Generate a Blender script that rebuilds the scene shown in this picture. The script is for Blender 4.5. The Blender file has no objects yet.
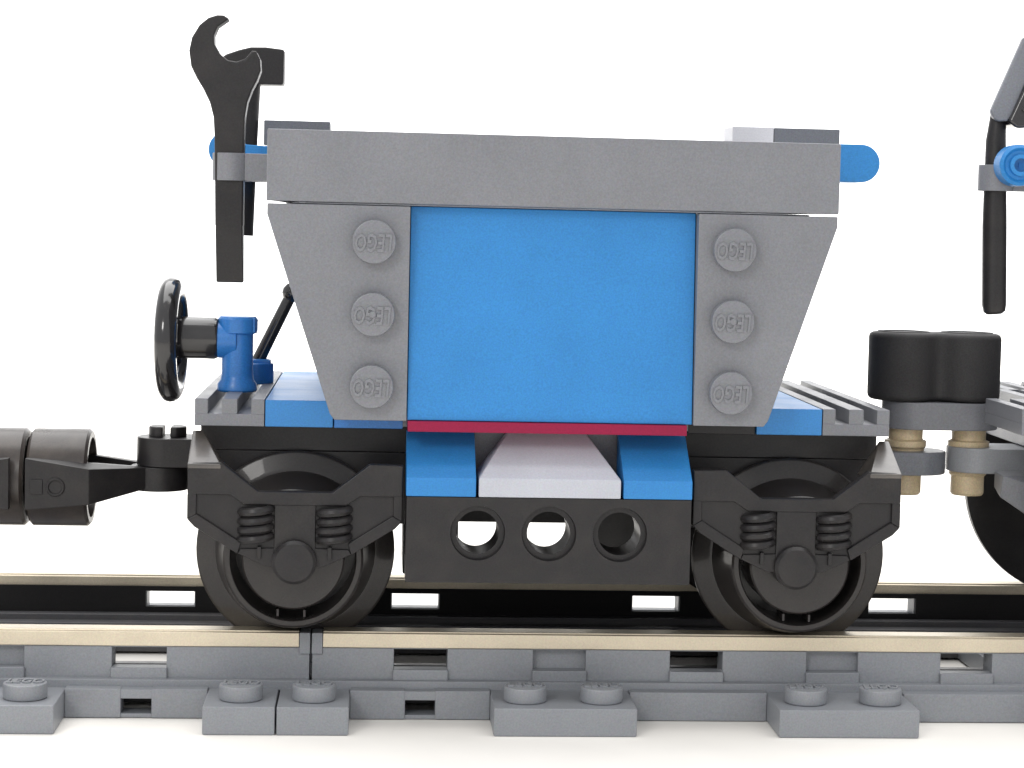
import bpy, bmesh, math, random
from mathutils import Vector, Matrix
random.seed(7)
S = 0.1                      # the code works in millimetres; 1 Blender unit = 10 mm
C = bpy.context.scene.collection
sc = bpy.context.scene

# ------------------------------------------------------------------ camera
cam_d = bpy.data.cameras.new('camera')
cam = bpy.data.objects.new('camera', cam_d); C.objects.link(cam)
yaw, pitch, roll = 0.08322, 0.06509, 0.02401
F = Vector((math.sin(yaw)*math.cos(pitch), math.cos(yaw)*math.cos(pitch), -math.sin(pitch)))
R0 = Vector((math.cos(yaw), -math.sin(yaw), 0)); U0 = R0.cross(F)
Rr = R0*math.cos(roll) + U0*math.sin(roll); Ur = -R0*math.sin(roll) + U0*math.cos(roll)
M = Matrix((Rr, Ur, -F)).transposed().to_4x4()
M.translation = Vector((-19.53, -276.35, 57.01))*S
cam.matrix_world = M
cam_d.sensor_width = 36; cam_d.lens = 2236.78/1024*36
cam_d.shift_x = -(562.69-512)/1024; cam_d.shift_y = (368.42-384)/1024
cam_d.clip_start = 0.1; cam_d.clip_end = 5000
sc.camera = cam
# ------------------------------------------------------------------ light
w = bpy.data.worlds.new('World'); sc.world = w; w.use_nodes = True
w.node_tree.nodes['Background'].inputs[0].default_value = (0.98, 0.985, 1.0, 1)
w.node_tree.nodes['Background'].inputs[1].default_value = 0.92
def area(name, loc, target, size, power, col=(1, 1, 1), sy=None, spread=None):
    d = bpy.data.lights.new(name, 'AREA'); d.energy = power; d.color = col
    d.shape = 'RECTANGLE'; d.size = size; d.size_y = sy or size
    if spread: d.spread = spread
    o = bpy.data.objects.new(name, d); C.objects.link(o)
    o.location = loc
    o.rotation_euler = (Vector(target)-Vector(loc)).to_track_quat('-Z', 'Y').to_euler()
    return o
area('overhead_fill', (4, 26, 62), (0, 26, 0), 80, 64000, (1, 0.99, 0.98))  # added overhead fill, brings the table up to white
area('key_lamp', (-24, -46, 29), (0, 0, 3), 12, 6600, (1, 0.98, 0.95))
area('backdrop_fill', (0, 42, 50), (0, 92, 22), 60, 115000, (1, 1, 1), 24)  # added fill, unseen, overexposes the backdrop
for i, (x, y, z) in enumerate([(-14, -20, 46), (6, -14, 50), (14, -26, 44)]):
    d = bpy.data.lights.new('spot_bulb', 'POINT'); d.energy = 420; d.shadow_soft_size = .7
    d.color = (1, 0.9, 0.75)
    o = bpy.data.objects.new('spot_bulb', d); C.objects.link(o); o.location = (x, y, z)
vs = sc.view_settings
vs.view_transform = 'Standard'; vs.look = 'None'; vs.exposure = 0; vs.gamma = 1; vs.use_curve_mapping = False
sc.cycles.max_bounces = 8

# ------------------------------------------------------------------ materials
def mat(name, col, rough=.35, metal=0, grain=.10, spec=.5, dust=0.0, bump=.02, coat=0, wear=0.06):
    m = bpy.data.materials.new(name); m.use_nodes = True
    nt = m.node_tree; N = nt.nodes; Lk = nt.links
    b = N['Principled BSDF']
    b.inputs['Roughness'].default_value = rough; b.inputs['Metallic'].default_value = metal
    b.inputs['Specular IOR Level'].default_value = spec
    b.inputs['Coat Weight'].default_value = coat; b.inputs['Coat Roughness'].default_value = .05
    tc = N.new('ShaderNodeTexCoord')
    def noise(scale, detail=2):
        n = N.new('ShaderNodeTexNoise'); n.inputs['Scale'].default_value = scale
        n.inputs['Detail'].default_value = detail; Lk.new(tc.outputs['Object'], n.inputs['Vector']); return n
    fine = noise(54, 3); broad = noise(1.3, 4)
    def rng(src, lo, hi, a=.25, c=.75):
        r = N.new('ShaderNodeMapRange'); r.inputs['From Min'].default_value = a; r.inputs['From Max'].default_value = c
        r.inputs['To Min'].default_value = lo; r.inputs['To Max'].default_value = hi
        Lk.new(src, r.inputs['Value']); return r.outputs['Result']
    mul = N.new('ShaderNodeMath'); mul.operation = 'MULTIPLY'
    Lk.new(rng(fine.outputs['Fac'], 1-grain*1.6, 1+grain*1.6), mul.inputs[0])
    Lk.new(rng(broad.outputs['Fac'], 1-wear, 1+wear), mul.inputs[1])
    sc_ = N.new('ShaderNodeVectorMath'); sc_.operation = 'SCALE'
    sc_.inputs[0].default_value = col; Lk.new(mul.outputs[0], sc_.inputs['Scale'])
    out = sc_.outputs[0]
    # coloured speckle, as moulded plastic pigment
    f2 = noise(36, 2); mx = N.new('ShaderNodeMix'); mx.data_type = 'RGBA'; mx.blend_type = 'OVERLAY'
    mx.inputs['Factor'].default_value = min(1, grain*1.5)
    Lk.new(out, mx.inputs[6]); Lk.new(f2.outputs['Color'], mx.inputs[7]); out = mx.outputs[2]
    if dust:
        d = noise(3.1, 6); mx2 = N.new('ShaderNodeMix'); mx2.data_type = 'RGBA'
        Lk.new(rng(d.outputs['Fac'], 0, dust, .45, .75), mx2.inputs['Factor'])
        Lk.new(out, mx2.inputs[6]); mx2.inputs[7].default_value = (.32, .27, .22, 1); out = mx2.outputs[2]
    Lk.new(out, b.inputs['Base Color'])
    Lk.new(rng(broad.outputs['Fac'], rough*.85, min(1, rough*1.25)), b.inputs['Roughness'])
    if bump:
        bp = N.new('ShaderNodeBump'); bp.inputs['Strength'].default_value = bump; bp.inputs['Distance'].default_value = .02
        Lk.new(fine.outputs['Fac'], bp.inputs['Height']); Lk.new(bp.outputs[0], b.inputs['Normal'])
    return m
GREY = mat('dark_grey_plastic', (.184, .189, .207), .38, grain=.08)
GREY2 = mat('bluish_grey_plastic', (.165, .175, .20), .36)
TRACK = mat('track_grey_plastic', (.238, .25, .272), .40, dust=.05, grain=.07)
TRACKD = mat('dark_track_plastic', (.07, .07, .075), .38, dust=.08)
LIGHT = mat('light_grey_plastic', (.47, .485, .54), .38, grain=.05)
BLUE = mat('blue_plastic', (.025, .207, .52), .44, grain=.08, spec=.42)
BLUE3 = mat('shiny_blue_plastic', (.026, .205, .52), .42, grain=.08, coat=.07)
WHITE = mat('pale_grey_plastic', (.72, .72, .76), .4, grain=.04)
BLUE2 = mat('deep_blue_plastic', (.028, .18, .52), .30, grain=.09)
RED = mat('red_plastic', (.25, .004, .042), .45, spec=.3)
BLACK = mat('black_plastic', (.018, .0168, .0178), .36, grain=.16, spec=.34, dust=.03)
GLOSS = mat('glossy_black_plastic', (.014, .013, .014), .16, grain=.12, coat=.5, bump=.005)
WHEELM = mat('wheel_black_plastic', (.022, .0195, .019), .30, grain=.16, spec=.3, dust=.02, bump=0, coat=.22)
SHOULDER = mat('glare_lightened_black_plastic', (.05, .043, .038), .3, grain=.12, spec=.8, dust=.15, coat=.15)  # black plastic with the shoulder glare lightened into its colour
STRIP = mat('inner_shade_black', (.010, .0095, .010), .5, grain=.15, spec=.2)  # near-black that stands in for shade on the inner rail faces
RUBBER = mat('black_rubber', (.022, .021, .022), .65, grain=.18, bump=.10)
MIDGREY = mat('mid_grey_plastic', (.30, .31, .33), .38, grain=.07)
TAN = mat('tan_plastic', (.66, .53, .34), .40)
METAL = mat('nickel_rail_metal', (.62, .55, .43), .40, metal=.85, grain=.05, wear=.15)
TABLE = mat('cream_paper', (.88, .855, .81), .85, grain=.01, spec=.1, bump=0, wear=.02)
WALL = mat('white_backdrop_paper', (.88, .88, .88), .9, grain=.0, spec=.1, bump=0, wear=.0)

# ------------------------------------------------------------------ mesh helpers (mm)
class MB:
    def __init__(s): s.bm = bmesh.new()
    def add(s, t, bev=0, seg=2, ang=25):
        bmesh.ops.recalc_face_normals(t, faces=t.faces)
        if bev:
            es = [e for e in t.edges if len(e.link_faces) == 2 and e.calc_face_angle(0) > math.radians(ang)]
            bmesh.ops.bevel(t, geom=es, offset=bev, segments=seg, affect='EDGES', profile=.5, clamp_overlap=True)
        me = bpy.data.meshes.new('tmp'); t.to_mesh(me); t.free()
        s.bm.from_mesh(me); bpy.data.meshes.remove(me); return s
    def box(s, x0, x1, y0, y1, z0, z1, bev=.15):
        t = bmesh.new(); bmesh.ops.create_cube(t, size=1)
        for v in t.verts:
            v.co = Vector((x0+(v.co.x+.5)*(x1-x0), y0+(v.co.y+.5)*(y1-y0), z0+(v.co.z+.5)*(z1-z0)))
        return s.add(t, bev)
    def prism(s, poly, a0, a1, axis='Y', bev=.15, seg=2, ang=25):
        """outline in the plane across axis: XZ for Y, YZ for X, XY for Z"""
        def P(p, a):
            return Vector((p[0], a, p[1])) if axis == 'Y' else Vector((a, p[0], p[1])) if axis == 'X' else Vector((p[0], p[1], a))
        t = bmesh.new()
        v0 = [t.verts.new(P(p, a0)) for p in poly]; v1 = [t.verts.new(P(p, a1)) for p in poly]
        t.faces.new(v0); t.faces.new(list(reversed(v1)))
        n = len(poly)
        for i in range(n): t.faces.new((v0[i], v0[(i+1) % n], v1[(i+1) % n], v1[i]))
        return s.add(t, bev, seg, ang)
    def hull(s, pts, bev=.15):
        t = bmesh.new(); vs_ = [t.verts.new(p) for p in pts]
        r = bmesh.ops.convex_hull(t, input=vs_)
        bmesh.ops.dissolve_limit(t, angle_limit=.02, verts=t.verts, edges=t.edges)
        return s.add(t, bev)
    def lathe(s, c, axis, prof, n=48, closed=True):
        """prof: (radius, distance along axis) pairs"""
        t = bmesh.new(); rings = []
        A = {'X': (Vector((1, 0, 0)), Vector((0, 1, 0)), Vector((0, 0, 1))), 'Y': (Vector((0, 1, 0)), Vector((0, 0, 1)), Vector((1, 0, 0))),
             'Z': (Vector((0, 0, 1)), Vector((1, 0, 0)), Vector((0, 1, 0)))}[axis]
        c = Vector(c)
        for r, h in prof:
            if r < 1e-4: rings.append([t.verts.new(c+A[0]*h)])
            else: rings.append([t.verts.new(c+A[0]*h+A[1]*r*math.cos(2*math.pi*k/n)+A[2]*r*math.sin(2*math.pi*k/n)) for k in range(n)])
        for a, b in zip(rings, rings[1:]):
            for k in range(n):
                k2 = (k+1) % n
                if len(a) == 1 and len(b) == 1: continue
                if len(a) == 1: t.faces.new((a[0], b[k], b[k2]))
                elif len(b) == 1: t.faces.new((a[k], a[k2], b[0]))
                else: t.faces.new((a[k], a[k2], b[k2], b[k]))
        return s.add(t)
    def cyl(s, c, axis, r, h, bev=.2, n=48):
        b = min(bev, r*.4, h*.4)
        return s.lathe(c, axis, [(0, 0), (r-b, 0), (r-b*.3, b*.3), (r, b), (r, h-b), (r-b*.3, h-b*.3), (r-b, h), (0, h)], n)
    def tube(s, path, r, n=10, closed=False):
        t = bmesh.new(); rings = []; N = len(path); path = [Vector(p) for p in path]
        up = None
        for i in range(N):
            d = (path[(i+1) % N]-path[i-1]) if closed else (path[min(i+1, N-1)]-path[max(i-1, 0)])
            d.normalize()
            if up is None: up = d.orthogonal().normalized()
            up = (up-d*up.dot(d)).normalized(); q = d.cross(up)
            rr = r[i] if isinstance(r, (list, tuple)) else r
            rings.append([t.verts.new(path[i]+(up*math.cos(2*math.pi*k/n)+q*math.sin(2*math.pi*k/n))*rr) for k in range(n)])
        for i in range(N if closed else N-1):
            a, b = rings[i], rings[(i+1) % N]
            for k in range(n): t.faces.new((a[k], a[(k+1) % n], b[(k+1) % n], b[k]))
        if not closed: t.faces.new(rings[0]); t.faces.new(list(reversed(rings[-1])))
        return s.add(t)
    def xform(s, m): bmesh.ops.transform(s.bm, matrix=m, verts=s.bm.verts); return s
    def build(s, name, m, parent=None, origin=None, smooth=True, label=None):
        org = Vector(origin) if origin is not None else Vector((0, 0, 0))
        root = parent
        pw = Vector((0, 0, 0))
        while root is not None: pw += root.location; root = root.parent
        bm = s.bm
        for v in bm.verts: v.co = (v.co-org)*S if origin is not None else v.co*S-pw
        me = bpy.data.meshes.new(name); 
        for f in bm.faces: f.smooth = smooth
        for e in bm.edges:
            if len(e.link_faces) == 2 and e.calc_face_angle(0) > math.radians(32): e.smooth = False
        bm.to_mesh(me); bm.free(); me.materials.append(m)
        return put(name, me, parent, org if origin is not None else None, label)
def put(name, me, parent=None, at=None, label=None, rot=None):
    """link a mesh object; at is a place in mm in the world"""
    o = bpy.data.objects.new(name, me); C.objects.link(o)
    wn = o.modifiers.new('weighted_normals', 'WEIGHTED_NORMAL'); wn.keep_sharp = True; wn.weight = 90
    pw = Vector((0, 0, 0)); r = parent
    while r is not None: pw += r.location; r = r.parent
    if parent is not None: o.parent = parent
    if at is not None: o.location = Vector(at)*S-pw
    if rot: o.rotation_euler = rot
    if label: o['label'] = label
    return o
def thing(name, label, cat, loc, group=None):
    o = bpy.data.objects.new(name, None); C.objects.link(o); o.location = Vector(loc)*S
    o.empty_display_size = .3
    o['label'] = label; o['category'] = cat
    if group: o['group'] = group
    return o
def structure(o): o['kind'] = 'structure'; return o
def arc(cx, cy, r, a0, a1, n):
    return [(cx+r*math.cos(math.radians(a0+(a1-a0)*i/n)), cy+r*math.sin(math.radians(a0+(a1-a0)*i/n))) for i in range(n+1)]

# ------------------------------------------------------------------ setting
mb = MB(); mb.box(-1500, 1500, -700, 1500, -6, 0, 0)
structure(mb.build('table', TABLE))
mb = MB()
path = [(940, .4)]+[(940+300*math.sin(math.radians(a)), 300.4-300*math.cos(math.radians(a))) for a in range(0, 91, 6)]+[(1240, 1400)]
mb.prism(path+[(p[0]+4, p[1]) for p in reversed(path)], -1400, 1400, 'X', 0)
structure(mb.build('backdrop', WALL))

# ------------------------------------------------------------------ stud with raised lettering
def stud_mesh():
    mb = MB()
    mb.cyl((0, 0, 0), 'Z', 2.42, 1.75, .22, 40)
    cu = bpy.data.curves.new('stud_letters', 'FONT'); cu.body = 'LEGO'; cu.size = 1.62; cu.extrude = .17; cu.shear = .12
    cu.align_x = 'CENTER'; cu.align_y = 'CENTER'; cu.resolution_u = 2; cu.space_character = 1.0; cu.offset = .03
    to = bpy.data.objects.new('tmp', cu); C.objects.link(to)
    me = bpy.data.meshes.new_from_object(to.evaluated_get(bpy.context.evaluated_depsgraph_get()))
    t = bmesh.new(); t.from_mesh(me); bpy.data.objects.remove(to)
    bmesh.ops.transform(t, matrix=Matrix.Translation((0, 0, 1.75)) @ Matrix.Rotation(math.pi, 4, 'Z') @ Matrix.Scale(1.7, 4, (0, 1, 0)), verts=t.verts)
    mb.add(t)
    for v in mb.bm.verts: v.co *= S
    me = bpy.data.meshes.new('stud')
    for f in mb.bm.faces: f.smooth = True
    for e in mb.bm.edges:
        if len(e.link_faces) != 2 or e.calc_face_angle(0) > math.radians(32): e.smooth = False
    mb.bm.to_mesh(me); mb.bm.free(); return me
def with_mat(me, m):
    c = me.copy(); c.materials.clear(); c.materials.append(m); return c
STUD = stud_mesh()
STUD_GREY = with_mat(STUD, GREY); STUD_TRACK = with_mat(STUD, TRACK)

# ------------------------------------------------------------------ track
def track_section(x0, label, rail_dx, near_dark):
    """a straight of sixteen studs starting at x0"""
    t = thing('track_section', label, 'toy track', (x0+64, 0, 0))
    ties = [(x0+.08, x0+8)]+[(x0+24+32*k, x0+40+32*k) for k in range(3)]+[(x0+120, x0+127.92)]
    first = {}
    for a, b in ties:
        key = round(b-a)
        xm = (a+b)/2
        if key not in first:
            mb = MB(); mb.box(a, b, -32, -21, 0, 3.2, .2); mb.box(a, b, 21, 32, 0, 3.2, .2); mb.box(a+.3, b-.3, -21.2, 21.2, .2, 2.9, .2)
            o = mb.build('tie', TRACK, t, (xm, 0, 0)); first[key] = o.data
        else: o = put('tie', first[key], t, (xm, 0, 0))
        for sx in ((-4.3, 4.3) if key > 10 else (0,)):
            for y in (-28, 28): put('stud', STUD_TRACK, o, (xm+sx, y, 3.2), rot=(0, 0, math.pi))
            for y in (-4, 4): put('stud', STUD_TRACK, o, (xm+sx, y, 2.9), rot=(0, 0, math.pi))
    xa, xb = x0+rail_dx, x0+128+rail_dx
    wins = []
    for k in range(-1, 5):
        c = x0+16+32*k
        for lo, hi, through in ((c-3.05, c+3.1, True),):
            wins.append((lo, hi, through))
    for k in range(4): wins.append((x0+32+32*k-3.0, x0+32+32*k+3.1, False))
    wins = sorted(q for q in wins if q[0] > xa+2 and q[1] < xb-2)
    for sy in (-1, 1):
        def yy(a, b): return (a, b) if sy < 0 else (-b, -a)
        mb = MB()
        # wall under the metal, pierced by windows
        y0, y1 = yy(-21.2, -17.4)
        x = xa+.15
        for lo, hi, thr in wins+[(xb-.15, None, None)]:
            mb.box(x, lo, y0, y1, 3.0, 7.75, .12)
            if hi is None: break
            mb.box(lo-.1, hi+.1, *yy(-21.1, -17.5), 7.62, 7.76, .03)
            mb.box(lo-.1, hi+.1, *yy(-21.75, -19.6), 3.2, 5.35, .18)
            if not thr: mb.box(lo-.1, hi+.1, *yy(-20.1, -17.7), 5.3, 7.62, .05)
            x = hi
        # stepped foot between the ties
        for k in range(-1, 5):
            a, b = x0+8+32*k, x0+24+32*k
            a, b = max(a, xa+.2), min(b, xb-.2)
            if b-a < 3: continue
            c = x0+16+32*k
            y0, y1 = yy(-24, -20.9)
            if a < c-2.2 and b > c+2.2 and -50 < c < 0:
                mb.box(a, c-1.7, y0, y1, .05, 3.4, .18); mb.box(c+1.7, b, y0, y1, .05, 3.4, .18)
                mb.box(c-1.8, c+1.8, *yy(-23.9, -20.9), 2.25, 3.3, .1); mb.box(c-1.8, c+1.8, *yy(-23.8, -20.9), .06, .55, .1)
            else: mb.box(a, b, y0, y1, .05, 3.4, .18)
        mb.box(xa+.2, xb-.2, *yy(-22.4, -17.5), 2.95, 4.15, .15)
        web = mb.build('rail_web', TRACK, t)
        # near-black strip added along the inner face to paint its shade
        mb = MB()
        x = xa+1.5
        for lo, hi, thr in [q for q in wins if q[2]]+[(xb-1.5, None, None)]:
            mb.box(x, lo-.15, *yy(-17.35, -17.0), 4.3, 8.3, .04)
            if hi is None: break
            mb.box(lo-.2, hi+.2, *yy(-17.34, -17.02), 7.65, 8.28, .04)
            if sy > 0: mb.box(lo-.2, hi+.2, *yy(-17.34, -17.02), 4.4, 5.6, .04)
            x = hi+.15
        mb.build('shade_strip', STRIP, web)
        mb = MB()
        mb.box(xa+1.35, xb-1.35, *yy(-21.45, -17.5), 7.78, 9.45, .12)
        mb.box(xa+1.35, xb-1.35, *yy(-20.9, -18.2), 9.3, 9.62, .12)
        mb.build('rail', METAL, t)
        for a, b in ((xa+.08, xa+1.33), (xb-1.33, xb-.08)):
            mb = MB(); mb.box(a, b, *yy(-21.5, -17.5), 7.0, 9.5, .15); mb.build('rail_end', TRACK, t)
        # inner guide ledge with low lumps
        mb = MB(); mb.box(xa+.3, xb-.3, *yy(-17.0, -15.4), .3, 4.9, .2); mb.box(xa+.3, xb-.3, *yy(-15.5, -13.4), .3, 4.1, .2)
        mb.build('guide_ledge', TRACKD, t)
    return t
XJ = -29.87
track_section(XJ-128, 'straight grey toy track section left of the rail joint under the left wheel', 3.45, True)
track_section(XJ, 'straight grey toy track section carrying the hopper wagon, right of the rail joint', 3.45, False)

# ------------------------------------------------------------------ parts shared by wagons
def grille(parent, x0, y0, z, n=3, w=7.85, length=15.9):
    """ribbed deck tile: body, three long bars; every bar a part of its own"""
    xm, ym = x0+w/2, y0+length/2
    if 'g' not in CACHE:
        mb = MB(); mb.box(x0, x0+w, y0, y0+length, z, z+1.4, .12)
        g = mb.build('grille_tile', GREY, parent, (xm, ym, z))
        CACHE['g'] = g.data
        CACHE['bars'] = []
        for a, b in ((0, 1.5), (3.05, 4.8), (6.35, 7.85)):
            mb = MB(); mb.box(x0+a, x0+b, y0, y0+length, z+1.35, z+3.1, .12)
            o = mb.build('bar', GREY, g, (x0+(a+b)/2, ym, z)); CACHE['bars'].append((o.data, (a+b)/2))
    else:
        g = put('grille_tile', CACHE['g'], parent, (xm, ym, z))
        for me, dx in CACHE['bars']: put('bar', me, g, (x0+dx, ym, z))
    return g
CACHE = {}
def spring(parent, x, y, z0, z1, r=1.62, wire=.5, turns=4):
    n = turns*20
    p = [(x+r*math.cos(2*math.pi*i/20), y+r*math.sin(2*math.pi*i/20), z0+(z1-z0)*i/n) for i in range(n+1)]
    MB().tube(p, wire, 8).build('spring', BLACK, parent)
def bogie(parent, xc, sy, outer):
    """one side of a bogie: frame with relief, springs, hub, wheel"""
    f = lambda a, b: (a, b) if sy < 0 else (-b, -a)
    mb = MB()
    X = lambda pts: [(xc+p[0], p[1]) for p in pts]
    full = [(-11.9, 29.5), (-8.2, 29.6), (-4.1, 26.4), (4.1, 26.4), (8.2, 29.6), (11.9, 29.5), (11.9, 23.2), (11.1, 22.4), (6.3, 19.4), (3.2, 18.0), (-3.2, 18.0), (-6.3, 19.4), (-11.1, 22.4), (-11.9, 23.2)]
    mb.prism(X(full), *f(-27.2, -26.0), bev=.12)
    top = [(-11.9, 29.5), (-8.2, 29.6), (-4.1, 26.4), (4.1, 26.4), (8.2, 29.6), (11.9, 29.5), (11.9, 26.0), (7.2, 26.0), (5.6, 24.9), (-5.6, 24.9), (-7.2, 26.0), (-11.9, 26.0)]
    mb.prism(X(top), *f(-27.68, -27.1), bev=.2)
    for s in (-1, 1):
        mb.prism(X([(s*11.9, 26.1), (s*10.9, 26.1), (s*10.9, 23.8), (s*11.9, 23.2)]), *f(-27.66, -27.1), bev=.15)
        mb.prism(X([(s*11.9, 23.25), (s*10.85, 23.85), (s*5.9, 20.7), (s*6.3, 19.4), (s*11.1, 22.4)]), *f(-27.68, -27.12), bev=.18)
        mb.prism(X([(s*6.3, 19.45), (s*6.0, 20.0), (s*2.2, 20.1), (s*2.2, 18.0), (s*3.2, 18.0)]), *f(-27.5, -27.12), bev=.15)
        mb.box(xc+s*3.9-.22, xc+s*3.9+.22, *f(-27.95, -27.0), 18.9, 20.3, .08)
    mb.box(xc-2.3, xc+2.3, *f(-27.5, -27.1), 18.0, 25.0, .18)
    fr = mb.build('bogie_frame', BLACK, parent)
    for s in (-1, 1): spring(fr, xc+s*4.35, sy*27.0, 20.45, 24.5)
    mb = MB()
    c = (xc, 0, 18.6)
    if sy < 0: mb.lathe(c, 'Y', [(0, -28.75), (1.2, -28.72), (2.1, -28.55), (2.45, -28.2), (2.5, -26.5), (0, -26.5)], 40)
    else: mb.lathe(c, 'Y', [(0, 28.75), (1.2, 28.72), (2.1, 28.55), (2.45, 28.2), (2.5, 26.5), (0, 26.5)], 40)
    mb.build('axle_hub', BLACK, fr)
    if outer:
        s = outer; mb = MB()
        pts = [(xc+s*11.9, sy*27.75, 29.4), (xc+s*8.25, sy*27.75, 29.4), (xc+s*11.95, sy*20.5, 32.5), (xc+s*10.8, sy*20.5, 32.5),
               (xc+s*11.9, sy*20.5, 28.5), (xc+s*8.25, sy*20.5, 28.5), (xc+s*11.9, sy*27.75, 28.9), (xc+s*8.25, sy*27.75, 28.9)]
        mb.hull(pts, .12); mb.build('frame_shoulder', SHOULDER, fr)
    mb = MB()
    prof = [(0, -22.6), (1.8, -22.6), (2.2, -23.2), (5.55, -23.2), (5.75, -23.0), (5.8, -18.2), (6.9, -18.2), (6.95, -22.9), (7.1, -23.2), (7.6, -23.15), (7.85, -22.9), (9.15, -18.78),
            (9.6, -18.7), (11.1, -18.2), (11.4, -17.9), (11.4, -17.5), (11.1, -17.1), (7.0, -17.0), (6.5, -17.5), (2.0, -17.5), (2.0, -16), (0, -16)]
    if sy > 0: prof = [(r, -h) for r, h in prof]
    xw = xc+(.9 if xc > 0 else -.2)
    prof = [(a_, b_-sy*-2.4 if abs(b_) > 19 else b_) for a_, b_ in prof]
    mb.lathe((xw, 0, 18.62), 'Y', prof, 72)
    # small mould nibs in the groove
    for a in (-105, -78):
        mb.box(xw+6.4*math.cos(math.radians(a))-.12, xw+6.4*math.cos(math.radians(a))+.12, *f(-25.2, -21.5), 18.62+6.4*math.sin(math.radians(a))-.4, 18.62+6.4*math.sin(math.radians(a))+.4, 0)
    mb.build('wheel', WHEELM, parent)
def holed_beam(parent, y0, y1, z0, n=4, zc=22.3):
    """beam with a row of counterbored round holes"""
    t = bmesh.new(); z1 = z0+9.55; K = 32
    xs = [-8, 0, 8]
    def side(y, ydeep, flip):
        """outer face with counterbores; returns the bore rings"""
        rings = []
        for xc in xs:
            sq = []; ro = []; rd = []; ri = []
            for k in range(K):
                a = 2*math.pi*k/K; ca, sa = math.cos(a), math.sin(a)
                sx = 4/abs(ca) if abs(ca) > 1e-6 else 1e9
                hz = (z1-zc if sa > 0 else zc-z0); sz = hz/abs(sa) if abs(sa) > 1e-6 else 1e9
                m = min(sx, sz)
                sq.append(t.verts.new((xc+ca*m, y, zc+sa*m)))
                ro.append(t.verts.new((xc+3.08*ca, y, zc+3.08*sa)))
                rd.append(t.verts.new((xc+2.98*ca, ydeep, zc+2.98*sa)))
                ri.append(t.verts.new((xc+2.42*ca, ydeep, zc+2.42*sa)))
            for k in range(K):
                k2 = (k+1) % K
                for a_, b_ in ((sq, ro), (ro, rd), (rd, ri)): t.faces.new((a_[k], a_[k2], b_[k2], b_[k]))
            # fill the corners of the cell
            for cx, cz in ((4, z1), (-4, z1), (-4, z0), (4, z0)):
                best = min(range(K), key=lambda k: (Vector((sq[k].co.x, sq[k].co.z))-Vector((xc+cx, cz))).length)
                c = t.verts.new((xc+cx, y, cz))
                # neighbours on either side of the corner
                a_c = math.atan2(cz-zc, cx) % (2*math.pi)
                ka = int(math.floor(a_c/(2*math.pi)*K)) % K; kb = (ka+1) % K
                if (sq[ka].co-c.co).length > 1e-5 and (sq[kb].co-c.co).length > 1e-5: t.faces.new((sq[ka], c, sq[kb]))
            rings.append(ri)
        for xa, xb in ((-16, -12), (12, 16)):
            v = [t.verts.new(p) for p in ((xa, y, z0), (xb, y, z0), (xb, y, z1), (xa, y, z1))]; t.faces.new(v)
        return rings
    A = side(y0, y0+.85, 0); B = side(y1, y1-.85, 1)
    for a, b in zip(A, B):
        for k in range(K): t.faces.new((a[k], a[(k+1) % K], b[(k+1) % K], b[k]))
    def quad(*p): t.faces.new([t.verts.new(q) for q in p])
    quad((-16, y0, z1), (16, y0, z1), (16, y1, z1), (-16, y1, z1)); quad((-16, y0, z0), (16, y0, z0), (16, y1, z0), (-16, y1, z0))
    for x in (-16, 16): quad((x, y0, z0), (x, y1, z0), (x, y1, z1), (x, y0, z1))
    bmesh.ops.remove_doubles(t, verts=t.verts, dist=1e-4)
    for v in t.verts: v.co.x *= .995
    mb = MB(); mb.add(t)
    return mb.build('holed_beam', BLACK, parent)

# ------------------------------------------------------------------ the hopper wagon
W = thing('hopper_wagon', 'grey and blue toy hopper wagon standing on the track, whole in view', 'toy wagon', (0, 0, 9.6))
# hopper body
for sy in (-1, 1):
    f = (lambda a, b: (a, b)) if sy < 0 else (lambda a, b: (-b, -a))
    mb = MB(); mb.box(-31.95, 31.95, *f(-27.7, -24.5), 58.66, 66.55, .13); mb.build('rim_tile', GREY, W)
    for s in (-1, 1):
        mb = MB(); mb.prism([(s*31.85, 58.38), (s*16.1, 58.38), (s*16.1, 34.55), (s*24.1, 34.55), (s*24.6, 35.2), (s*31.85, 57.2)], *f(-27.7, -24.55), bev=.12)
        wp = mb.build('wedge_plate', GREY, W)
        for z in (54.4, 46.4, 38.4):
            put('stud', STUD_GREY, wp, (s*20.05, sy*27.68, z), rot=(math.pi/2, 0, 0) if sy < 0 else (math.pi/2, 0, math.pi))
            if z == 46.4:
                g = MB(); g.lathe((s*20.05, 0, z), 'Y', [(0, sy*29.75), (.3, sy*29.7), (.5, sy*29.4), (.5, sy*28)], 16); g.build('gate_mark', GREY, wp)
    mb = MB(); mb.prism([(sy*27.2, 34.62), (sy*24.2, 34.62), (sy*24.2, 58.4), (sy*25.7, 58.4)], -16.02, 16.02, 'X', bev=.1); mb.build('side_panel', BLUE, W)
    mb = MB(); mb.prism([(-15.95, 33.38), (15.4, 33.38), (15.4, 34.56), (-15.95, 34.56)], *f(-27.75, -20.5), bev=.08); mb.build('bottom_strip', RED, W)
    mb = MB(); mb.prism([(-29.3, 58.55), (29.3, 58.55), (23.0, 35.0), (-23.0, 35.0)], *f(-24.1, -21.4), bev=.1); mb.build('inner_wall', GREY2, W)
for s in (-1, 1):
    mb = MB(); mb.prism([(s*31.4, 58.3), (s*29.2, 58.3), (s*22.6, 35.0), (s*24.3, 35.0)], -24.0, 24.0, bev=.1); mb.build('end_wall', GREY, W)
    mb = MB(); mb.box(min(s*29.3, s*31.8), max(s*29.3, s*31.8), -24.3, 24.3, 58.7, 66.2, .13); mb.build('end_rim', GREY, W)
mb = MB(); mb.box(-22.8, 22.8, -21.3, 21.3, 33.3, 35.1, .1); mb.build('hopper_floor', GREY2, W)
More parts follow.
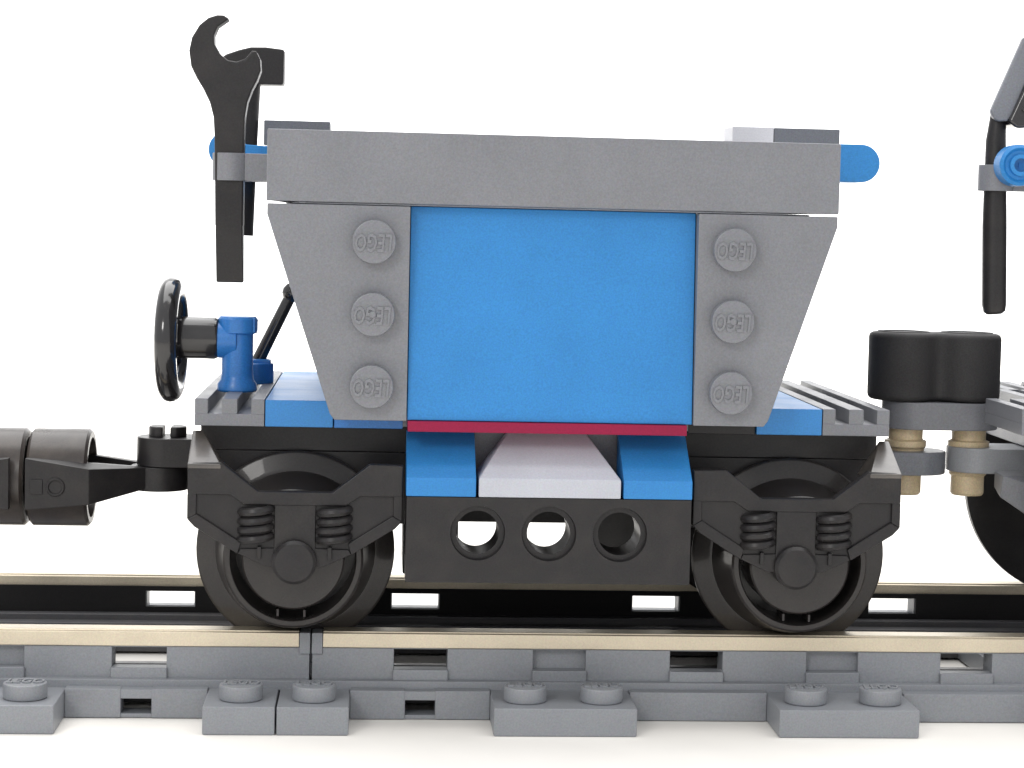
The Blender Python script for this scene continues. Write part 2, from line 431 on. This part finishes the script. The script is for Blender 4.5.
mb = MB(); mb.prism([(-15.5, 33.2), (15.5, 33.2), (15.5, 26.6), (-15.5, 26.6)], -20.4, 20.4, bev=.1); mb.build('discharge_box', GREY2, W)
for x0, x1 in ((-15.8, -8.9), (8.6, 15.8)):
    mb = MB(); mb.box(x0, x1, 3, 19, 12.5, 24.8, .2); mb.build('bogie_stand_in', BLACK, W)  # added plain dark block in place of the far bogie parts behind the holes
# corner plates on the far rim
mb = MB(); mb.box(-34.4, -26.0, 12.2, 20.0, 65.95, 69.15, .12); mb.build('corner_plate', GREY2, W)
mb = MB(); mb.box(25.9, 31.3, 12.2, 20.0, 66.85, 70.0, .12); mb.build('corner_plate', WHITE, W, label='light grey corner plate')
mb = MB(); mb.box(31.35, 40.0, 12.2, 20.0, 66.85, 69.95, .12); mb.build('corner_plate', GREY2, W)
# clips and lugs on the left and right ends
def clip(parent, x0, x1, yc, z0, z1, m=GREY, end=None, r=1.75, side=-1):
    mb = MB()
    cx = x0+r+.2
    outer = arc(cx, yc, r+.45, 40, 320, 20); inner = arc(cx, yc, r-.02, 320, 40, 20)
    mb.prism(outer+inner, z0, z1, 'Z', bev=.08, ang=40)
    mb.box(cx+r*.92, x1, yc-1.6, yc+1.6, z0+.02, z1-.02, .12)
    return mb.build('tool_clip', m, parent)
clip(W, -38.75, -31.8, -12.4, 60.95, 64.15)
clip(W, -39.4, -31.8, 12.6, 61.2, 64.4)
mb = MB(); mb.prism(arc(-38.45, 65.0, 2.25, 35, 325, 28)+[(-33.5, 64.0), (-31.8, 64.0), (-31.8, 65.5), (-36.2, 65.7)], 3.5, 6.7, bev=.15, ang=40); mb.build('end_lug', BLUE, W)
mb = MB(); mb.prism([(31.8, 62.65)]+arc(38.05, 64.95, 2.27, -90, 90, 24)+[(31.8, 67.2)], -10.5, -5.5, bev=.15, ang=40); mb.build('end_lug', BLUE, W)
mb = MB(); mb.box(-32.5, -31.75, -12, 12, 59.5, 62.6, .15); mb.build('end_bar', BLUE, W)

# chassis
mb = MB(); mb.box(-39.6, 39.6, -16.8, 26, 29.9, 33.0, .15); mb.build('base_plate', BLACK, W)
for s in (-1, 1):
    mb = MB(); mb.box(min(s*15.9, s*39.9), max(s*15.9, s*39.9), -16.6, 16.6, 21.5, 29.85, .1); mb.build('bogie_block', BLACK, W)
ROWS = (-21.65, -5.68, 10.29)
for i, y in enumerate(ROWS):
    for x in (-39.95, 32.08): grille(W, x, y, 33.1)
    for x0, x1, zt in ((-32.02, -24.35, 36.15), (24.35, 32.0, 36.15)):
        mb = MB(); mb.box(x0, x1, y, y+15.9, 33.1, zt, .13); mb.build('deck_tile', BLUE3, W)
    for x0, x1, m in ((-24.25, -16.4, BLUE2), (16.4, 24.25, BLACK)):
        mb = MB(); mb.box(x0, x1, y+.3, y+15.9, 33.05, 34.4, .13); mb.build('deck_plate', m, W)
for s in (-1, 1):
    for sy in (-1, 1): bogie(W, s*28.25, sy, s)
    MB().cyl((s*28.25, -18, 18.62), 'Y', 1.6, 36, .2, 24).build('axle', BLACK, W)
holed_beam(W, -29.27, -21.4, 16.72); holed_beam(W, 21.4, 29.27, 16.72)
mb = MB(); mb.box(-15.8, 15.8, -21.2, 21.2, 24.9, 26.3, .15); mb.build('cross_plate', BLACK, W)
for sy in (-1, 1):
    for x0, x1 in ((-16.0, -8.25), (8.25, 16.0)):
        mb = MB(); mb.prism([(sy*29.25, 26.32), (sy*29.25, 28.35), (sy*22.2, 32.95), (sy*21.2, 32.95), (sy*21.2, 26.32)], x0, x1, 'X', bev=.13)
        mb.build('slope', BLUE, W)
    mb = MB()
    P = [(-7.95, sy*29.25, 26.32), (7.95, sy*29.25, 26.32), (-7.95, sy*29.25, 28.4), (7.95, sy*29.25, 28.4), (-7.95, sy*21.2, 26.32), (7.95, sy*21.2, 26.32),
         (-7.95, sy*21.2, 28.4), (7.95, sy*21.2, 28.4), (-4.5, sy*22.6, 33.0), (4.5, sy*22.6, 33.0), (-4.5, sy*21.2, 33.0), (4.5, sy*21.2, 33.0)]
    mb.hull(P, .13); mb.build('hip_slope', LIGHT, W)
# hand brake on the left deck
bs = MB()
bs.lathe((-36.0, -9, 0), 'Z', [(0, 36.1), (2.2, 36.1), (2.35, 36.3), (2.3, 37.0), (1.95, 37.5), (1.85, 38.2), (1.85, 42.9), (2.3, 43.1), (2.35, 43.4), (2.35, 44.7), (2.1, 45.0), (0, 45.0)], 40)
bs.cyl((-38.4, -9, 42.2), 'X', 2.2, 2.4, .2, 36); bs.box(-36.2, -33.9, -10.4, -7.6, 43.15, 44.9, .15)
stand = bs.build('brake_stand', BLUE2, W)
mb = MB(); mb.lathe((0, -9, 42.35), 'X', [(0, -43.9), (1.6, -43.9), (2.0, -43.2), (2.45, -42.9), (2.5, -42.4), (2.5, -38.7), (2.3, -38.3), (0, -38.3)], 40)
mb.build('brake_hub', GLOSS, stand)
rim = [(-43.75+6.15*math.cos(a)*.035, -9+6.15*math.cos(a), 42.1+6.15*math.sin(a)) for a in [2*math.pi*i/48 for i in range(48)]]
mb = MB(); mb.tube(rim, 1.3, 14, True)
for k in range(3):
    a = math.radians(90+120*k)
    mb.tube([(-43.4, -9, 42.1), (-43.6, -9+6*math.cos(a), 42.1+6*math.sin(a))], .8, 8)
mb.build('brake_wheel', GLOSS, stand)
# lever behind
mb = MB(); mb.cyl((-34.6, 4, 36.1), 'Z', 2.3, 2.6, .2, 36); mb.box(-36.6, -32.6, 2.6, 5.4, 36.1, 39.2, .3); lb = mb.build('lever_base', BLUE2, W)
mb = MB(); mb.tube([(-34.6, 4, 38.2), (-30.3, 4, 47.2)], [.85, .75], 12)
mb.lathe((-30.2, 4, 47.5), 'Z', [(0, -1.25), (.6, -1.1), (1.1, -.6), (1.25, 0), (1.1, .6), (.6, 1.1), (0, 1.25)], 20); mb.build('lever', GLOSS, lb)
# left coupling with its magnet
mb = MB(); mb.prism([(-40, -3.4), (-40, 3.4)]+arc(-45.0, 0, 3.6, 90, 270, 20), 26.2, 29.7, 'Z', .15, ang=40); mb.box(-41.8, -39.4, -3.6, 3.6, 23.5, 29.6, .15)
cp = mb.build('coupling_bracket', BLACK, W)
for s in (-1, 1):          # split head of the pin
    mb = MB(); mb.prism([(-44.9+s*.45, -1.9), (-44.9+s*.45, 1.9)]+(arc(-44.9, 0, 2.3, 57, -57, 10) if s > 0 else arc(-44.9, 0, 2.3, 123, 237, 10)), 29.65, 31.0, 'Z', .2, ang=40)
    mb.build('coupling_pin', BLACK, cp)
def magnet_head(parent, x_open, x_post, face, sgn):
    """yoke that carries a magnet barrel; sgn +1: post to the right"""
    mb = MB()
    for sy in (-1, 1):
        y0, y1 = (-7.3, -6.05) if sy < 0 else (6.05, 7.3)
        mb.hull([(x_open, y0, 27.5), (x_open, y0, 21.3), (x_open, y1, 27.5), (x_open, y1, 21.3), (x_open+sgn*7.5, y0, 26.3), (x_open+sgn*7.5, y1, 26.3), (x_open+sgn*7.5, y0, 22.0), (x_open+sgn*7.5, y1, 22.0),
                 (x_post-sgn*1.0, sy*2.9, 26.1), (x_post-sgn*1.0, sy*2.9, 23.6), (x_post-sgn*1.5, sy*1.6, 26.1), (x_post-sgn*1.5, sy*1.6, 23.6)], .12)
    mb.cyl((x_post, 0, 23.2), 'Z', 3.5, 2.95, .15, 36)
    yk = mb.build('magnet_yoke', BLACK, parent)
    cx = x_open+sgn*3.6
    ring = lambda r_, x_: [(x_+r_*math.cos(2*math.pi*i/28), -7.32, 24.1+r_*math.sin(2*math.pi*i/28)) for i in range(28)]
    mb = MB(); mb.tube(ring(.95, cx), .2, 8, True); mb.build('yoke_mark', BLACK, yk)
    mb = MB(); mb.box(cx-3.0, cx-1.5, -7.5, -7.2, 23.2, 25.0, .1); mb.build('yoke_mark', BLACK, yk)
    a, b = (face, face+7.2*sgn) if sgn > 0 else (face-7.2, face)
    mb = MB(); mb.lathe((0, 0, 24.5), 'X', [(0, a), (5.6, a), (5.95, a+.35), (5.95, b-.35), (5.6, b), (4.9, b), (4.8, b-1), (0, b-1)], 56)
    mb.build('magnet', MAGNET, yk)
MAGNET = mat('dark_magnet_shell', (.040, .033, .030), .3, grain=.12, dust=.12)
magnet_head(cp, -61.0, -45.8, -61.2, 1)
# right coupling arm
def round_plate(x0, x1, yc, z0, z1, r, lo=True, hi=True):
    a = arc(x0+r, yc, r, 90, 270, 18) if lo else [(x0, yc+r), (x0, yc-r)]
    b = arc(x1-r, yc, r, -90, 90, 18) if hi else [(x1, yc-r), (x1, yc+r)]
    return MB().prism(a+b, z0, z1, 'Z', .18, ang=40)
round_plate(36, 52.2, 0, 26.6, 29.5, 4, lo=False).build('coupling_arm', GREY2, W)

# ------------------------------------------------------------------ coupling link between the wagons
K = thing('coupling_link', 'grey rounded link plate with two black tyres on top and two tan pins below', 'coupling', (50.8, 0, 24))
round_plate(44.0, 58.7, 0, 32.3, 35.75, 4).build('link_plate', GREY, K)
for i, x in enumerate((47.1, 55.2)):
    MB().lathe((x, 0, 0), 'Z', [(0, 23.9), (1.9, 23.9), (2.1, 24.2), (2.1, 26.3), (2.35, 26.55), (2.35, 29.7), (2.6, 30.0), (2.6, 30.7), (2.15, 30.9), (2.15, 32.3), (0, 32.3)], 36).build('peg', TAN, K)
ty = MB(); A, B, RT = 46.4, 54.5, 4.33
pts = arc(A, 0, RT, 28, 332, 40)+[(A+(B-A)*.44, -2.0-.35), (A+(B-A)*.5, -2.3), (A+(B-A)*.56, -2.35)]
pts = arc(A, 0, RT, 45, 315, 34)+[(50.0, -2.78), (50.45, -2.66), (50.9, -2.78)]+arc(B, 0, RT, -135, 135, 34)+[(50.9, 2.78), (50.45, 2.66), (50.0, 2.78)]
ty.prism(pts, 35.82, 44.35, 'Z', bev=.75, seg=4, ang=60)
tb = ty.build('tyre_pair', RUBBER, K)
for x in (A, B):
    MB().lathe((x, 0, 0), 'Z', [(2.3, 44.2), (2.5, 44.45), (3.2, 44.48), (3.5, 44.2)], 40).build('tyre_rim', RUBBER, tb)

# ------------------------------------------------------------------ neighbouring wagon at the right edge
N = thing('toy_wagon', 'neighbouring toy wagon cut off by the right edge of the photo', 'toy wagon', (90, 0, 9.6))
mb = MB(); mb.box(62.0, 130, -20, 26, 30.2, 33.4, .15); mb.build('base_plate', GREY2, N)
for y, x in zip(ROWS, (55.6, 61.5, 63)): grille(N, x, y, 33.5)
for y in ROWS:
    mb = MB(); mb.box(71, 100, y, y+15.9, 33.45, 36.3, .13); mb.build('deck_tile', GREY2, N)
round_plate(52.45, 70, 0, 26.95, 30.1, 3.9, hi=False).build('coupling_arm', MIDGREY, N)
mb = MB(); mb.hull([(56.5, -11.5, 27.6), (56.5, -10.5, 24.9), (60.6, -11.5, 25.4), (60.6, -11.0, 22.2), (57, -6, 27.6), (57, -6, 25.6), (60.6, -6, 27.6), (60.6, -6, 23.6), (76, -11.5, 22), (76, -6, 27.6), (76, -11, 15)], .15)
mb.build('frame_slope', GREY, N)
for sy in (-1, 1):
    MB().lathe((75.2, 0, 23.55), 'Y', [(0, sy*21.5), (12.4, sy*21.5), (13.0, sy*21.9), (13.75, sy*21.6), (13.9, sy*19), (15.4, sy*18.4), (15.4, sy*17.3), (13, sy*17), (0, sy*17)], 80).build('wheel', BLACK, N)
MB().cyl((75.2, -18, 23.55), 'Y', 1.6, 36, .2, 24).build('axle', BLACK, N)
mb = MB(); mb.prism([(78, 66), (130, 66), (122, 36.4), (84, 36.4)], -24, 24, bev=.2); mb.build('hopper_body', GREY, N)
mb = MB(); mb.box(60.5, 78.1, -17, -9, 62.2, 65.2, .15); mb.build('end_bar', GREY2, N)
mb = MB(); mb.lathe((55.2, 0, 65.0), 'Y', [(0, -17.6), (.85, -17.9), (.95, -18.6), (.8, -18.8), (1.25, -18.8), (1.3, -18.2), (1.7, -18.2), (2.05, -18.6), (2.4, -18.3), (2.45, -17.9), (2.45, -15.8), (0, -15.8)], 44)
mb.prism([(55.2, 62.9), (70.6, 62.9), (70.6, 67.1), (55.2, 67.1)], -17.8, -15.9, bev=.1)
mb.build('end_lug', BLUE, N)
clip(N, 52.0, 60.6, -13.0, 62.0, 65.1)

# ------------------------------------------------------------------ left neighbour's magnet coupling
Q = thing('magnet_coupling', 'black magnet coupling of a further wagon at the left edge, touching the hopper wagon magnet', 'coupling', (-66, 0, 18))
magnet_head(Q, -62.9, -78.5, -61.6, -1)

# ------------------------------------------------------------------ tools
Wr = thing('wrench', 'black open-jaw toy wrench upright in the grey clip at the left end', 'wrench', (-37, -12.4, 49))
jaw = [(-37.2, 79.55), (-37.85, 79.95), (-38.6, 79.95), (-39.6, 79.6), (-40.6, 78.75), (-41.45, 77.3), (-41.75, 75.8), (-41.5, 74.0), (-40.8, 72.6), (-40.05, 71.4), (-39.3, 69.9), (-38.85, 68.2), (-38.72, 66), (-38.62, 62), (-38.5, 55.6), (-35.3, 55.6), (-35.3, 62), (-35.3, 66),
       (-35.25, 68.3), (-35.0, 70.0), (-34.5, 71.4), (-33.9, 72.6), (-33.5, 73.7), (-33.6, 75.0), (-34.1, 76.0), (-34.6, 75.9), (-35.3, 75.05), (-36.3, 74.65), (-37.3, 74.8), (-38.2, 75.5), (-38.85, 76.6), (-38.9, 77.6), (-38.5, 78.6)]
mb = MB(); mb.prism(jaw, -13.95, -11.0, bev=.22, seg=3, ang=50); mb.build('wrench_body', BLACK, Wr)
mb = MB(); mb.hull([(-38.46, -13.9, 56.1), (-35.34, -13.9, 56.1), (-38.46, -11.05, 56.1), (-35.34, -11.05, 56.1), (-38.46, -13.9, 55.0), (-35.34, -13.9, 54.0), (-38.35, -13.0, 49.1), (-35.2, -13.0, 49.1), (-38.35, -11.8, 49.1), (-35.2, -11.8, 49.1)], .18)
mb.build('chisel_tip', BLACK, Wr)
Ha = thing('hammer', 'black toy hammer clipped behind the wrench, only its head and handle edge showing', 'hammer', (-37, 12.6, 54))
mb = MB(); mb.tube([(-37.3, 12.6, 54.4), (-37.0, 12.6, 65), (-36.6, 12.6, 74.5)], 1.75, 28); mb.build('handle', BLACK, Ha)
mb = MB(); mb.prism([(-40.2, 76.4), (-39.2, 77.2), (-37.6, 77.8), (-36.1, 78.2), (-34.2, 78.25), (-31.85, 78.0), (-31.9, 73.55), (-35.0, 73.5), (-38.6, 73.6)], 10.4, 14.8, bev=.3, ang=35); mb.build('head', BLACK, Ha)
Sh = thing('shovel', 'black toy shovel, head reflection painted grey, upright in the clip of the right-hand wagon', 'shovel', (54, -13, 47.5))
mb = MB(); mb.tube([(54.3, -13, 47.3), (54.27, -13, 47.6), (54.2, -13, 48.4), (53.9, -13, 58), (53.7, -13, 68), (53.9, -13, 71.5)], [.9, 1.3, 1.45, 1.45, 1.2, .9], 24); mb.build('handle', BLACK, Sh)
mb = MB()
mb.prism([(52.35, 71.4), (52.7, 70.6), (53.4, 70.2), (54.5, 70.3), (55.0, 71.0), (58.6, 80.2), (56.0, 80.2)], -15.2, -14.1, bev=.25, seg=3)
bl = mb.build('blade', GREY2, Sh)  # grey here is the reflection on a black blade, put into its colour
mb = MB()
mb.prism([(54.4, 70.2), (55.4, 69.4), (56.6, 69.5), (62.0, 80.0), (58.7, 80.0)], -15.9, -11.2, bev=.35, seg=3)
mb.prism([(55.8, 71.6), (56.5, 71.0), (60.4, 78.6), (59.4, 78.8)], -16.2, -15.8, bev=.15)
mb.build('blade_edge', GLOSS, bl)
